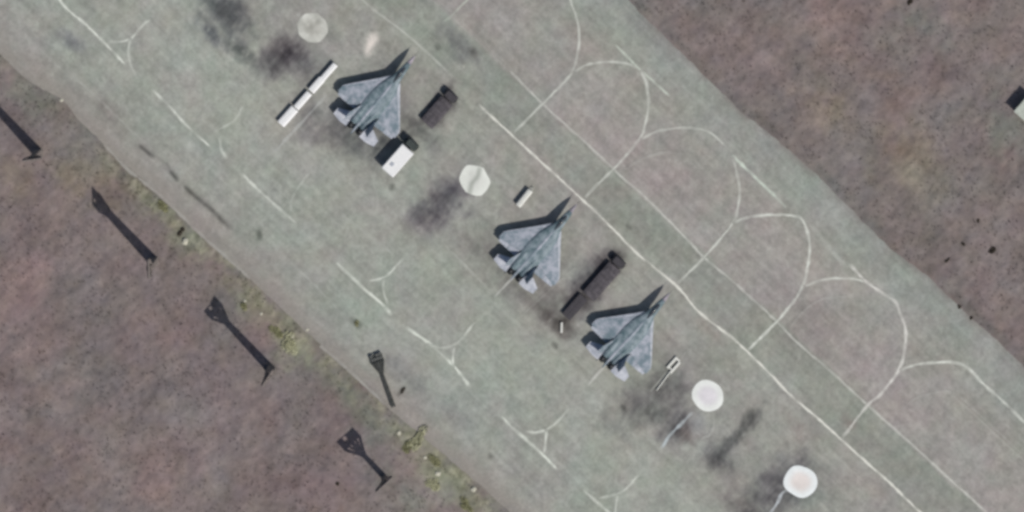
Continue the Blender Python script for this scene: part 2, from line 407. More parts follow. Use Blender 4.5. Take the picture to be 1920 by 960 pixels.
e = (np.exp(-(seam / 4.0) ** 2) * .42 * np.clip(.75 + .8 * fbm(UU / 22, NN / 22, 401, 2), .15, 1) * (1 - smooth(400, 455, PX)))[..., None]
acol = acol * (1 - e)
apron = grid_mesh('apron', AXX[::-1], AYY[::-1], np.zeros_like(AXX), albedo(acol)[::-1], m_apron)
apron['kind'] = 'structure'

# ------------------------------------------------------------------ painted lines on the concrete
m_paint = surface_mat('worn_paint', grain=.12, scale=2.5, bump=.05, rough=.8)
def catmull(pts, step=3.0):
    p = [np.array(q, float) for q in pts]
    p = [2 * p[0] - p[1]] + p + [2 * p[-1] - p[-2]]
    out = []
    for i in range(1, len(p) - 2):
        L = np.linalg.norm(p[i + 1] - p[i]); k = max(1, int(L / step))
        for j in range(k):
            t = j / k
            out.append(.5 * ((2 * p[i]) + (-p[i - 1] + p[i + 1]) * t + (2 * p[i - 1] - 5 * p[i] + 4 * p[i + 1] - p[i + 2]) * t * t
                             + (-p[i - 1] + 3 * p[i] - 3 * p[i + 1] + p[i + 2]) * t ** 3))
    out.append(p[-2])
    return np.array(out)
LN = [0]
def line(pts, wpx=5.0, strength=.6, colour=(204, 206, 196), wear=.35, z=.004, name='painted_line'):
    LN[0] += 1; sd = 1000 + LN[0] * 7
    p = catmull(pts)
    t = np.gradient(p, axis=0); t /= np.linalg.norm(t, axis=1)[:, None]
    nr = np.stack([-t[:, 1], t[:, 0]], -1)
    s = np.concatenate([[0], np.cumsum(np.linalg.norm(np.diff(p, axis=0), axis=1))])
    jit = fbm(s / 12, s * 0, sd, 3)
    hw = wpx / 2 * (1 + .30 * fbm(s / 9, s * 0 + 4, sd + 1, 2))
    strength = min(1, strength * 1.18)
    fade = np.clip(strength * (1 + wear * 1.6 * fbm(s / 16, s * 0 + 9, sd + 2, 3)), .06, 1)
    end = np.minimum(s, s[-1] - s); fade = fade * smooth(-2, 10, end)
    V, F, K = [], [], []
    offs = (-1.0, -.45, .45, 1.0)
    bx, by = p[:, 0] + nr[:, 0] * jit * .55, p[:, 1] + nr[:, 1] * jit * .55
    for q in offs:
        xx, yy = bx + nr[:, 0] * hw * q, by + nr[:, 1] * hw * q
        base = apron_colour(xx, yy)
        f = (fade * (1.0 if abs(q) < .9 else .05))[:, None]
        K.append(base * (1 - f) + np.array(colour) * f)
        X, Y = P_arr(xx, yy); V.append(np.stack([X, Y, np.zeros_like(X)], -1))
    n = len(p); V = np.concatenate(V); K = np.concatenate(K)
    for c in range(3):
        for i in range(n - 1):
            F.append((c * n + i, c * n + i + 1, (c + 1) * n + i + 1, (c + 1) * n + i))
    z = z + .0006 * LN[0]
    V[:, 2] = z
    o = mesh_obj(name, V, F, m_paint, apron, cols=albedo(K))
    if o.data.polygons[0].normal.z < 0: o.data.flip_normals()
    return o
W_ = 6.0
# the long taxi lines
line([(897, 195), (945, 240), (1033, 320), (1093, 375), (1143, 423), (1200, 480), (1267, 535), (1313, 587), (1373, 633), (1400, 658), (1440, 697), (1487, 745), (1540, 790), (1580, 827), (1670, 907), (1723, 958), (1900, 1122)], 5.6, .74, (214, 213, 202), .35)
line([(600, -70), (680, 0), (707, 23), (740, 47), (780, 80), (840, 135)], 5, .28)
line([(955, 132), (1010, 187), (1037, 213), (1093, 263), (1147, 313), (1160, 327), (1210, 370), (1287, 447), (1320, 483), (1377, 530), (1440, 587), (1500, 647), (1553, 692), (1627, 760), (1717, 840), (1780, 898), (1847, 958), (1990, 1090)], 5.4, .46, (202, 202, 193), .3)
line([(800, -10), (880, 62), (950, 128)], 4.5, .10)
line([(830, 42), (853, 23), (885, -10)], 5, .36, (196, 204, 188))
# loops beyond the taxiway
line([(1065, -25), (1072, 8), (1081, 32), (1086, 62), (1083, 98), (1072, 137), (1040, 172), (1012, 200), (980, 232), (962, 250)], W_, .48)
line([(1074, 136), (1100, 122), (1140, 116), (1180, 120), (1201, 131)], W_, .46)
line([(1152, 82), (1200, 130), (1228, 155), (1256, 181)], W_, .50, (198, 206, 192))
line([(1201, 131), (1212, 158), (1216, 195), (1209, 235), (1198, 262), (1155, 312), (1110, 356), (1096, 371)], W_ + .5, .50)
line([(1200, 262), (1230, 247), (1262, 241), (1295, 240), (1330, 248), (1362, 275)], W_, .46)
line([(1371, 290), (1420, 336), (1476, 390)], W_ + 1, .52, (198, 207, 193))
line([(1374, 294), (1382, 325), (1387, 360), (1383, 393), (1373, 420), (1322, 480), (1270, 532)], W_, .48)
line([(1374, 419), (1395, 409), (1438, 403), (1490, 405), (1507, 417), (1518, 457), (1513, 507), (1501, 545), (1462, 597), (1402, 657)], W_ + 1, .58, (206, 208, 198))
line([(1507, 538), (1535, 527), (1562, 522), (1600, 523), (1625, 529)], W_, .50)
line([(1592, 495), (1623, 527), (1655, 550), (1680, 567), (1687, 587), (1697, 613), (1698, 640), (1687, 690), (1653, 737), (1627, 760), (1580, 820)], W_ + 1.2, .58, (210, 208, 200))
line([(1687, 695), (1712, 685), (1745, 680), (1790, 680), (1815, 690), (1840, 716), (1880, 752), (1925, 795), (1990, 855)], W_ + .8, .60, (206, 208, 198))
line([(1775, 730), (1840, 790), (1905, 850), (1960, 900)], 4, .10)
line([(1518, 418), (1550, 458), (1585, 500)], 10, .14)
# marks on the near side
NS = (212, 215, 204)
line([(105, -15), (116, 6), (135, 25), (160, 45), (195, 80), (236, 122)], W_, .56, NS, .4)
line([(282, 36), (265, 50), (245, 72), (225, 78), (203, 77)], W_ + .5, .44, NS)
line([(245, 70), (241, 95), (244, 118), (254, 141)], W_, .44, NS)
line([(284, 167), (312, 193), (340, 225), (362, 246), (395, 276)], W_, .50, NS, .5)
line([(455, 198), (441, 224), (416, 240), (400, 246)], W_, .32, NS)
line([(411, 254), (415, 280), (426, 298)], W_, .34, NS)
line([(452, 323), (476, 348), (500, 370), (556, 419)], W_, .50, NS, .5)
line([(582, 322), (560, 350), (546, 378), (547, 398)], 5, .20, NS)
line([(630, 491), (663, 523), (690, 548), (713, 567), (736, 592)], W_ + 1, .68, (210, 214, 202), .4)
line([(758, 482), (740, 502), (720, 520), (690, 527)], W_, .46, NS)
line([(720, 522), (719, 545), (728, 572)], W_, .44, NS)
line([(760, 613), (800, 640), (832, 668), (856, 692), (882, 727)], W_ + 1, .66, (210, 214, 202), .35)
line([(891, 603), (868, 632), (850, 647), (825, 652), (800, 645)], W_, .50, NS)
line([(853, 648), (849, 667), (850, 690)], W_, .50, NS)
line([(939, 779), (962, 803), (985, 823), (1015, 850), (1046, 881)], W_ + 1, .64, (210, 214, 202), .35)
line([(1066, 768), (1045, 790), (1025, 805), (1003, 811), (983, 808)], W_, .52, NS)
line([(1025, 805), (1023, 830), (1020, 852)], W_, .50, NS)
line([(1092, 917), (1116, 938), (1140, 960), (1190, 1005)], W_ + 1, .62, NS)
line([(1197, 890), (1180, 910), (1160, 925), (1122, 934)], W_, .48, NS)
line([(1158, 928), (1154, 960), (1155, 992)], W_, .46, NS)
# lead-in lines of the stands
line([(926, 558), (945, 538), (972, 508)], 6, .42, (196, 196, 190))
line([(1101, 724), (1120, 702), (1145, 674)], 6, .45, (200, 200, 192))
line([(513, 288), (545, 252), (573, 222), (600, 192), (615, 175)], 7, .34, (190, 192, 188))
line([(1240, 842), (1253, 820), (1272, 800), (1300, 772)], 6.5, .46, (190, 200, 202))
line([(1440, 968), (1458, 942), (1468, 924), (1488, 915)], 7, .50, (196, 202, 204))
line([(1218, 736), (1235, 716), (1254, 694)], 5, .40, (196, 198, 188))
line([(1276, 672), (1290, 655)], 4, .12)

# faint old seams and inner curves
for pts, wd, st in (([(195, 270), (240, 318), (300, 366), (390, 452), (470, 522)], 6, .16), ([(600, 648), (650, 690), (722, 758)], 6, .18), ([(640, 400), (690, 440), (742, 480)], 7, .16), ([(830, 455), (870, 495), (916, 542)], 5, .20),
                    ([(120, 128), (200, 200), (270, 268)], 7, .14), ([(560, 505), (600, 545), (645, 592)], 5, .14), ([(1690, 770), (1715, 748), (1750, 737), (1790, 738), (1850, 790), (1915, 850)], 5, .12), ([(1168, 322), (1200, 300), (1245, 286), (1290, 290)], 6, .12),
                    ([(1480, 615), (1510, 580), (1545, 560), (1590, 556)], 6, .12), ([(1336, 778), (1339, 797), (1331, 815), (1314, 823)], 6, .22), ([(980, 590), (1040, 535), (1080, 500)], 4, .10), ([(1210, 490), (1262, 540)], 4, .08), ([(1120, 555), (1165, 505)], 4, .16), ([(1340, 710), (1400, 770)], 4, .10)):
    line(pts, wd, st, (188, 189, 181), .5)

# ------------------------------------------------------------------ round white pads on the empty stands
m_pad = surface_mat('white_painted_concrete', grain=.05, scale=1.2, bump=.1, rough=.75)
def pad(cx, cy, r, shape, rim, mid, seed, label, blotch=0.0, gash=None):
    c = P(cx, cy); n, rings = 40, 7
    V, K = [], []
    for k in range(rings):
        fr = k / (rings - 1) if k < rings - 1 else 1.0
        for i in range(n):
            a = 2 * math.pi * i / n
            rr = r * shape(a) * fr * (1 + .015 * math.sin(5 * a + seed))
            x, y = cx + rr * math.cos(a), cy + rr * math.sin(a)
            q = P(x, y); V.append((q.x - c.x, q.y - c.y, .055 - .02 * (fr > .99)))
            t = float(smooth(.35, .85, np.array(fr)))
            col = np.array(mid) * (1 - t) + np.array(rim) * t
            nz = float(fbm(np.array([x / 13]), np.array([y / 13]), seed, 3)[0])
            col = col * (1 + .03 * nz)
            if blotch: col = col + blotch * nz * np.array([1, 1, 1])
            if gash is not None:
                d = float(seg_dist(np.array([x]), np.array([y]), gash)[0]); g = math.exp(-(d / 4.5) ** 2) * .75
                col = col * (1 - g) + np.array([150, 154, 145]) * g
            K.append(col)
    F = [(k * n + i, (k + 1) * n + i, (k + 1) * n + (i + 1) % n, k * n + (i + 1) % n) for k in range(rings - 1) for i in range(n)]
    b = len(V)                                # skirt
    for i in range(n):
        v = V[(rings - 1) * n + i]; V.append((v[0], v[1], -.02)); K.append(np.array(rim) * .8)
    F += [((rings - 1) * n + i, b + i, b + (i + 1) % n, (rings - 1) * n + (i + 1) % n) for i in range(n)]
    o = mesh_obj('round_pad', V, F, m_pad, cols=albedo(np.array(K)))
    bm = bmesh.new(); bm.from_mesh(o.data); bmesh.ops.recalc_face_normals(bm, faces=bm.faces)
    if sum(f.normal.z for f in bm.faces) < 0: bmesh.ops.reverse_faces(bm, faces=bm.faces)
    bm.to_mesh(o.data); bm.free()
    o.location = c
    return tag(o, label, 'pad', 'round pads on the empty stands')
def poly(k, rot=0.0, amt=.6):
    def f(a):
        q = ((a - rot) % (2 * math.pi / k)) - math.pi / k
        return 1 - amt * (1 - math.cos(math.pi / k) / math.cos(q))
    return f
pad(1327, 742, 29.5, lambda a: 1 + .05 * math.cos(2 * (a - .8)), (226, 228, 222), (214, 210, 212), 11, 'clean white round pad beside the aircraft at lower right, faint grey ring below it')
pad(1501, 903, 30.5, lambda a: 1 + .05 * math.cos(2 * (a - .4)) + .03 * math.cos(4 * a + 1), (228, 232, 230), (220, 212, 206), 12, 'white round pad on dark stained concrete nearest the bottom edge')
pad(890, 338, 30, lambda a: poly(6, .1)(a) * (1 + .07 * math.cos(2 * (a - .9))), (218, 220, 211), (210, 211, 203), 13, 'flaking white pad with a grey gash between the aircraft', gash=[(880, 362), (884, 345), (896, 330), (899, 318)])
pad(586, 52, 29, lambda a: poly(8, .3)(a) * (1 + .04 * math.cos(2 * (a - .7))), (190, 190, 181), (174, 173, 164), 14, 'faded mottled grey pad near the top edge', blotch=20.0)

# ------------------------------------------------------------------ aircraft
def camo(name, a, b, scale, rough=.55, lo=.38, hi=.62):
    m = mat(name, tuple(lin(a)), rough, 0.0, 0, scale, tuple(lin(b)), 0, .3)
    n = m.node_tree; tc = n.nodes['Texture Coordinate']; nz = n.nodes['Noise Texture']
    oi = n.nodes.new('ShaderNodeObjectInfo'); ad = n.nodes.new('ShaderNodeVectorMath')
    n.links.new(tc.outputs['Object'], ad.inputs[0]); n.links.new(oi.outputs['Location'], ad.inputs[1])   # no two airframes weather alike
    n.links.new(ad.outputs[0], nz.inputs['Vector'])
    rp = n.nodes['Color Ramp']; rp.color_ramp.elements[0].position = lo; rp.color_ramp.elements[1].position = hi
    return m
M_BODY = camo('teal_grey_camouflage', (86, 107, 113), (134, 147, 154), .75)
M_WING = camo('blue_grey_camouflage', (106, 123, 132), (164, 169, 179), .6)
M_EDGE = camo('pale_grey_paint', (150, 158, 168), (186, 190, 198), .9)
M_TAIL = camo('light_grey_paint', (156, 162, 172), (196, 199, 206), .7)
M_NOSE = camo('lilac_grey_paint', (136, 132, 140), (164, 157, 166), 1.0)
M_DARK = mat('dark_metal', (.04, .042, .045), .5, .6)
M_TYRE = mat('rubber', (.025, .025, .025), .9)
M_GLASS = mat('canopy_glass', (.05, .06, .07), .08, 0, .05, spec=.7)

def ring(x, wd, zc, hu, hd, e=2.0, n=20, yc=0.0):
    r = []
    for i in range(n):
        a = 2 * math.pi * i / n
        c, s_ = math.cos(a), math.sin(a)
        k = lambda t: math.copysign(abs(t) ** (2 / e), t)
        r.append((-x, yc + wd * k(c), zc + (hu if s_ >= 0 else hd) * k(s_)))
    return r
def surf_part(name, stations, c0, c1, m, parent, tk=(.05, .03), side=1, nch=6, gap=0.0):
    """lifting surface panel between chord fractions; stations: (y, xLE, xTE, z, thickness)"""
    mb = MB(); rings = []
    for (y, xl, xt, z, th) in stations:
        ch = xt - xl; top, bot = [], []
        for i in range(nch + 1):
            c = c0 + (c1 - c0) * i / nch
            t = th * (math.sqrt(max(c, 0)) * 1.5 * (1 - c) + .03 * c + .012)
            top.append((-(xl + ch * c), side * y, z + t)); bot.append((-(xl + ch * c), side * y, z - t * .8))
        rings.append(top + bot[::-1])
    mb.loft(rings)
    return mb.build(name, m, parent, smooth_=False)

def make_aircraft():
    root = empty('parked_aircraft', (0, 0, 0))
    f = MB()
    st = [(2.0, .50, 2.45, .42, .42, 2), (3.2, .66, 2.45, .52, .52, 2), (4.6, .80, 2.42, .62, .60, 2), (6.0, 1.0, 2.36, .66, .62, 2.1), (7.4, 1.55, 2.28, .66, .55, 2.3),
          (9.0, 2.05, 2.22, .62, .45, 2.4), (11, 2.3, 2.2, .56, .42, 2.5), (13, 2.3, 2.2, .50, .40, 2.5), (15, 2.2, 2.18, .42, .36, 2.6), (17, 2.0, 2.15, .32, .3, 2.6), (18.0, 1.75, 2.12, .2, .2, 2.4)]
    f.loft([ring(*s) for s in st]); f.build('fuselage', M_BODY, root, True)
    r = MB(); r.loft([ring(0, .03, 2.35, .03, .03), ring(.35, .16, 2.37, .15, .15), ring(1.0, .32, 2.41, .28, .28), ring(1.985, .495, 2.45, .415, .415)]); r.build('radome', M_NOSE, root, True)
    pt = MB(); pt.tube((0, 0, 2.35), (1.0, 0, 2.33), .04, .02); pt.build('pitot_tube', M_DARK, root)
    cv = MB(); rr = []
    for x, wd, h in ((2.9, .1, .03), (3.3, .30, .28), (4.0, .40, .46), (4.9, .42, .48), (5.8, .36, .36), (6.6, .2, .18), (7.1, .06, .05)):
        rr.append([(-x, wd * math.cos(math.pi * i / 10), 2.82 + .05 * (x > 4) + h * math.sin(math.pi * i / 10)) for i in range(11)] + [(-x, 0, 2.6)])
    cv.loft(rr); can = cv.build('canopy', M_GLASS, root, True)
    fr = MB(); fr.loft([[(-x, .43 * math.cos(math.pi * i / 10), 2.89 + .47 * math.sin(math.pi * i / 10)) for i in range(11)] + [(-x, 0, 2.7)] for x in (4.35, 4.47)]); fr.build('canopy_frame', M_BODY, can)
    sp = MB(); sp.loft([ring(6.6, .14, 2.86, .12, .1), ring(9, .34, 2.74, .18, .1), ring(13, .36, 2.6, .2, .1), ring(17.6, .30, 2.3, .2, .2), ring(19.3, .2, 2.2, .16, .16), ring(20.3, .06, 2.18, .06, .06)]); sp.build('tail_boom', M_WING, root, True)
    for s in (1, -1):
        nac = MB(); nac.loft([ring(8.6, .5, 1.8, .42, .5, 3, yc=s * 1.22), ring(10, .58, 1.82, .5, .55, 2.6, yc=s * 1.22), ring(13, .66, 1.95, .66, .6, 2.2, yc=s * 1.22), ring(16, .68, 2.05, .74, .62, 2, yc=s * 1.2), ring(18.2, .6, 2.1, .6, .58, 2, yc=s * 1.15)])
        e = nac.build('engine_nacelle', M_BODY, root, True)
        nz = MB(); nz.loft([ring(18.15, .57, 2.1, .57, .57, 2, yc=s * 1.15), ring(18.9, .54, 2.1, .54, .54, 2, yc=s * 1.14), ring(19.5, .44, 2.1, .44, .44, 2, yc=s * 1.12), ring(19.45, .38, 2.1, .38, .38, 2, yc=s * 1.12), ring(18.4, .36, 2.1, .36, .36, 2, yc=s * 1.12)]); nz.build('nozzle', M_DARK, e, True)
        it = MB(); it.box((-8.55, s * 1.22, 1.78), (.12, .84, .74)); it.build('intake', M_DARK, e)
        # blended wing: strake, panel, leading and trailing edge surfaces
        W = [(1.2, 6.1, 16.0, 2.24, .34), (2.4, 7.7, 16.05, 2.2, .26), (3.6, 9.15, 16.0, 2.17, .2), (5.2, 11.1, 15.95, 2.12, .14), (6.9, 13.15, 15.85, 2.06, .09), (7.35, 13.85, 15.6, 2.04, .06)]
        wg = surf_part('wing', W, .105, .80, M_WING, root, side=s)
        surf_part('leading_edge_flap', [(y, a, b, z, t) for y, a, b, z, t in W], 0, .098, M_EDGE, wg, side=s, nch=3)
        surf_part('flaperon', [(2.42, 7.73, 16.05, 2.2, .26), (3.6, 9.15, 16.0, 2.17, .2), (4.7, 10.5, 15.96, 2.14, .16)], .806, 1, M_WING, wg, side=s, nch=3)
        surf_part('aileron', [(4.76, 10.56, 15.96, 2.13, .16), (5.8, 11.82, 15.92, 2.1, .12), (7.0, 13.28, 15.83, 2.05, .08)], .806, 1, M_EDGE, wg, side=s, nch=3)
        T = [(1.7, 16.3, 19.6, 2.05, .2), (3.2, 16.9, 19.7, 2.03, .14), (5.2, 17.9, 19.3, 2.0, .07)]
        surf_part('tailplane', T, 0, 1, M_TAIL, root, side=s)
        # canted fin
        F_ = MB(); rings = []
        for k, (xl, xt, dy, z, th) in enumerate([(14.3, 18.2, 0, 2.3, .14), (15.6, 18.35, .45, 3.5, .1), (16.8, 18.6, .95, 4.75, .05)]):
            y0 = 1.95 + dy; rg = []
            for i in range(7):
                c = i / 6; t = th * (math.sqrt(c) * 1.6 * (1 - c) + .08)
                rg.append((-(xl + (xt - xl) * c), s * (y0 + t), z))
            for i in range(5, 0, -1):
                c = i / 6; t = th * (math.sqrt(c) * 1.6 * (1 - c) + .08)
                rg.append((-(xl + (xt - xl) * c), s * (y0 - t), z))
            rings.append(rg)
        F_.loft(rings); F_.build('fin', M_WING, root)
        g = MB(); g.tube((-12.3, s * 2.0, 2.0), (-12.5, s * 2.15, .5), .1, .08); g.bar((-11.4, s * 1.9, 1.9), (-12.45, s * 2.1, .8), .06); gear = g.build('main_gear', M_EDGE, root)
        wh = MB(); wh.tube((-12.5, s * 1.97, .5), (-12.5, s * 2.33, .5), .5, n=18); wh.build('wheel', M_TYRE, gear)
    g = MB(); g.tube((-5.6, 0, 2.0), (-5.5, 0, .36), .08); g.bar((-4.7, 0, 1.95), (-5.5, 0, .7), .05); gear = g.build('nose_gear', M_EDGE, root)
    for s in (1, -1):
        wh = MB(); wh.tube((-5.5, s * .1, .36), (-5.5, s * .3, .36), .36, n=16); wh.build('wheel', M_TYRE, gear)
    return root
plane = make_aircraft()
AIRCRAFT = [((1082, 381), 'grey-blue twin-tailed jet on the middle stand, behind a small white cart'),
            ((779, 103), 'grey-blue twin-tailed jet nearest the top edge, beside the white box truck'),
            ((1256, 547), 'grey-blue twin-tailed jet on the lower right stand, beside the trolley with tow bar')]
for i, (nose, lab) in enumerate(AIRCRAFT):
    o = plane if i == 0 else copy_tree(plane)
    o.location = P(*nose); o.rotation_euler = (0, 0, heading(nose, AX) + (0, .03, -.015)[i])
    tag(o, lab, 'aircraft', 'jets parked on the apron')

# ------------------------------------------------------------------ vehicles and ground equipment
M_WHITE = mat('white_paint', (.78, .79, .78), .5, 0, .05, 3)
M_GREEN = mat('dark_green_paint', tuple(lin((58, 66, 64))), .6, 0, .2, 2)
M_TARP = mat('dark_grey_canvas', tuple(lin((66, 64, 68))), .9, 0, 0, 1.2, tuple(lin((98, 94, 98))), .4)
M_CHAR = mat('charcoal_paint', tuple(lin((58, 56, 60))), .7, 0, .2, 2)
M_CHARL = mat('dark_grey_paint', tuple(lin((68, 66, 70))), .8, 0, .2, 2)
M_WIN = mat('windscreen_glass', (.03, .035, .04), .1, spec=.6)
M_PALE = mat('cream_white_paint', (.66, .67, .62), .6, 0, .08, 3)

def wheel(parent, x, y, r=.5, w_=.3):
    mb = MB(); mb.tube((x, y - w_ / 2, r), (x, y + w_ / 2, r), r, n=14); o = mb.build('wheel', M_TYRE, parent)
    hb = MB(); hb.tube((x, y - w_ / 2 - .02, r), (x, y + w_ / 2 + .02, r), r * .45, n=10); hb.build('hub', M_CHAR, o)
    return o
def truck(name, label, cat, c, L, Wd, Hb, mbody, mcab, kind):
    root = empty(name, P(*c), heading(c, AX)); tag(root, label, cat)
    cabl = 1.7; x0 = -L / 2; x1 = L / 2
    lo_ = kind != 'box'
    ch = MB(); ch.box((0, 0, .6 if lo_ else .85), (L - .3, .9, .25)); ch.build('chassis', M_CHAR, root)
    bl = L - cabl - .2
    b = MB()
    if kind == 'box':
        b.box((x0 + bl / 2, 0, 1.0 + Hb / 2), (bl, Wd, Hb), bev=.12); body = b.build('cargo_box', mbody, root)
        rb = MB(); [rb.box((x0 + bl * t, 0, 1.0 + Hb + .015), (.07, Wd - .3, .05)) for t in (.2, .4, .6, .8)]; rb.build('roof_rib', mbody, body)
        h_ = MB(); h_.box((x0 + bl * .3, .4, 1.05 + Hb), (.8, .7, .16), bev=.04); h_.build('roof_hatch', M_EDGE, body)
        d = MB(); d.box((x0 - .02, 0, 1.0 + Hb / 2), (.05, Wd * .82, Hb * .85)); d.build('rear_door', M_EDGE, body)
    else:
        b.box((x0 + bl / 2, 0, .85), (bl, Wd, .4)); bed = b.build('load_bed', mcab, root)
        t = MB(); nx = 9; rings = []
        for i in range(nx):
            q = i / (nx - 1); h = Hb * (.86 + .14 * math.sin(q * math.pi * 3.0) + .05 * math.cos(9 * q)); x = x0 + .05 + (bl - .1) * q
            rings.append([(x, Wd / 2 - .03, 1.05), (x, Wd / 2 - .1, 1.05 + h * .55), (x, Wd * .3, 1.05 + h * .9), (x, 0, 1.05 + h), (x, -Wd * .3, 1.05 + h * .88), (x, -Wd / 2 + .1, 1.05 + h * .55), (x, -Wd / 2 + .03, 1.05)])
        t.loft(rings); cvr = t.build('canvas_cover', mbody, bed)
        for q in (.14, .38, .62, .86):
            sp_ = MB(); sp_.box((x0 + bl * q, 0, 1.05 + Hb * .98), (.12, Wd * .62, .1)); sp_.build('strap', M_CHARL, cvr)
    k = MB(); k.box((x1 - cabl / 2, 0, 1.3 if lo_ else 1.85), (cabl, Wd * .9, 1.2 if lo_ else 1.7), taper=.88, bev=.15); cab = k.build('cab', mcab, root)
    zw = 1.5 if lo_ else 2.15
    ws = MB(); ws.box((x1 - .06, 0, zw), (.08, Wd * .7, .6)); ws.build('windscreen', M_WIN, cab)
    for s in (1, -1):
        wd_ = MB(); wd_.box((x1 - .85, s * (Wd * .425), zw), (.7, .07, .5)); wd_.build('window', M_WIN, cab)
        mr = MB(); mr.box((x1 - .2, s * (Wd * .5 + .12), zw), (.08, .22, .35)); mr.build('mirror', M_CHAR, cab)
        for x in (x1 - .9, x0 + 1.9, x0 + .8):
            wheel(root, x, s * (Wd / 2 - .2), .38 if lo_ else .5)
    return root
truck('box_truck', 'white box truck with a dark cab by the wingtip of the topmost jet', 'truck', (752, 293), 8.2, 3.05, 2.1, M_WHITE, M_GREEN, 'box')
truck('covered_truck', 'short dark canvas-covered truck above the white box truck', 'truck', (825, 203), 8.2, 3.1, .5, M_TARP, M_CHARL, 'bed')
truck('covered_truck', 'long dark canvas-covered truck between the two lower jets', 'truck', (1134, 520), 10.0, 3.1, .5, M_TARP, M_CHARL, 'bed')

def trailer(name, label, cat, c, v, L, Wd, H, m, z0=.55, bar_l=1.4, roof=.18, grp=None, cover=True):
    root = empty(name, P(*c), heading(c, v)); tag(root, label, cat, grp)
    f = MB(); f.box((0, 0, z0 - .08), (L, Wd * .8, .14)); f.build('frame', M_CHAR, root)
    b = MB()
    w2 = Wd / 2
    prof = [(-w2, z0), (w2, z0), (w2, z0 + H), (w2 * .55, z0 + H + roof), (-w2 * .55, z0 + H + roof), (-w2, z0 + H)]
    xs = [-L / 2, -L / 2 + .12, L / 2 - .12, L / 2]; sc_ = [.985, 1, 1, .985]
    b.loft([[(x, y * k, z0 + (z - z0) * k) for y, z in prof] for x, k in zip(xs, sc_)])
    bd = b.build('body', m, root)
    r = MB(); r.box((0, 0, z0 + H + roof + .02), (L * .9, .1, .05)); r.build('ridge', m, bd)
    for s in (1, -1):
        for x in (-L * .32, L * .32): wheel(root, x, s * (w2 - .1), .3, .18)
    if bar_l:
        t = MB(); t.bar((L / 2, .35, z0 - .1), (L / 2 + bar_l, 0, z0 - .12), .07); t.bar((L / 2, -.35, z0 - .1), (L / 2 + bar_l, 0, z0 - .12), .07)
        hk = t.build('tow_bar', m, root)
        e_ = MB(); e_.tube((L / 2 + bar_l, 0, z0 - .3), (L / 2 + bar_l, 0, z0 + .02), .1); e_.build('hitch', M_CHAR, hk)
    return root
TRV = (0.665, -0.747)
for c, L, Wd, lab in (((617, 134), 3.9, 1.15, 'slim white covered trailer at the upper end of the row beside the topmost jet'),
                      ((594, 159), 3.3, 1.45, 'white covered trailer second from the top in the row of four'),
                      ((568, 188), 4.0, 1.3, 'white covered trailer third from the top in the row of four'),
                      ((540, 218), 4.2, 1.75, 'wide white covered trailer at the lower end of the row of four')):
    trailer('covered_trailer', lab, 'trailer', c, TRV, L + .04, Wd, .62, M_WHITE, bar_l=0, z0=.45, roof=.12, grp='row of white trailers')
trailer('ground_cart', 'small cream white cart standing in front of the middle jet', 'cart', (983, 371), (.62, -.78), 4.0, 1.15, .65, M_PALE, bar_l=.7)
# narrow dark trailer behind the long dark truck
trailer('flat_trailer', 'low dark flat trailer behind the long canvas-covered truck', 'trailer', (1078, 575), AX, 5.4, 2.1, .4, M_CHARL, bar_l=.8, roof=.05)
# two-rail trolley with a long tow bar
tr = empty('trolley', P(1264, 683), heading((1264, 683), AX)); tag(tr, 'pale open trolley with a long tow bar right of the lower right jet', 'trolley')
for s in (1, -1):
    r = MB(); r.box((0 if s > 0 else -.35, s * .56, .42), (2.9, .52, .18), bev=.05); r.build('side_rail', M_PALE, tr)
    for x in (-1.0, .9): wheel(tr, x, s * .62, .2, .16)
r = MB(); r.box((1.2, 0, .4), (.4, .9, .12)); r.box((-1.1, 0, .4), (.25, .9, .12)); r.build('cross_beam', M_PALE, tr)
r = MB(); r.bar((-1.6, -.35, .4), (-6.2, -.75, .3), .2); r.build('tow_bar', M_PALE, tr)
# small white marker board by the scorched patch
mk = empty('marker_board', P(1053, 614), heading((1053, 614), (.03, -1))); tag(mk, 'narrow white marker board on scorched concrete below the long dark truck', 'marker')
b = MB(); b.box((0, 0, .55), (2.1, .42, .1), bev=.03); b.build('board', M_PALE, mk)
for x in (-.8, .8):
    b = MB(); b.box((x, 0, .25), (.12, .35, .5)); b.build('leg', M_CHAR, mk)
# hut at the right edge
hut = empty('equipment_hut', P(1926, 203), heading((1926, 203), AX)); tag(hut, 'pale flat-roofed hut cut by the right edge of the frame', 'hut')
M_HUT = mat('pale_render', tuple(lin((178, 182, 174))), .85, 0, .1, 2); M_ROOF = mat('grey_roof_felt', tuple(lin((176, 182, 172))), .9, 0, .12, 1.5)
b = MB(); b.box((0, 0, 1.35), (4.2, 3.4, 2.9)); wl = b.build('wall', M_HUT, hut)
b = MB(); b.box((0, 0, 2.88), (4.5, 3.7, .16), bev=.04); rf = b.build('roof', M_ROOF, hut)
b = MB(); b.tube((1.0, .6, 2.9), (1.0, .6, 3.4), .12); b.build('vent_pipe', M_CHAR, rf)
b = MB(); b.box((-2.12, 0, 1.0), (.08, .95, 2.0)); b.build('door', M_GREEN, hut)
b = MB(); b.box((.4, -1.72, 1.6), (1.0, .08, .8)); b.build('window', M_WIN, hut)

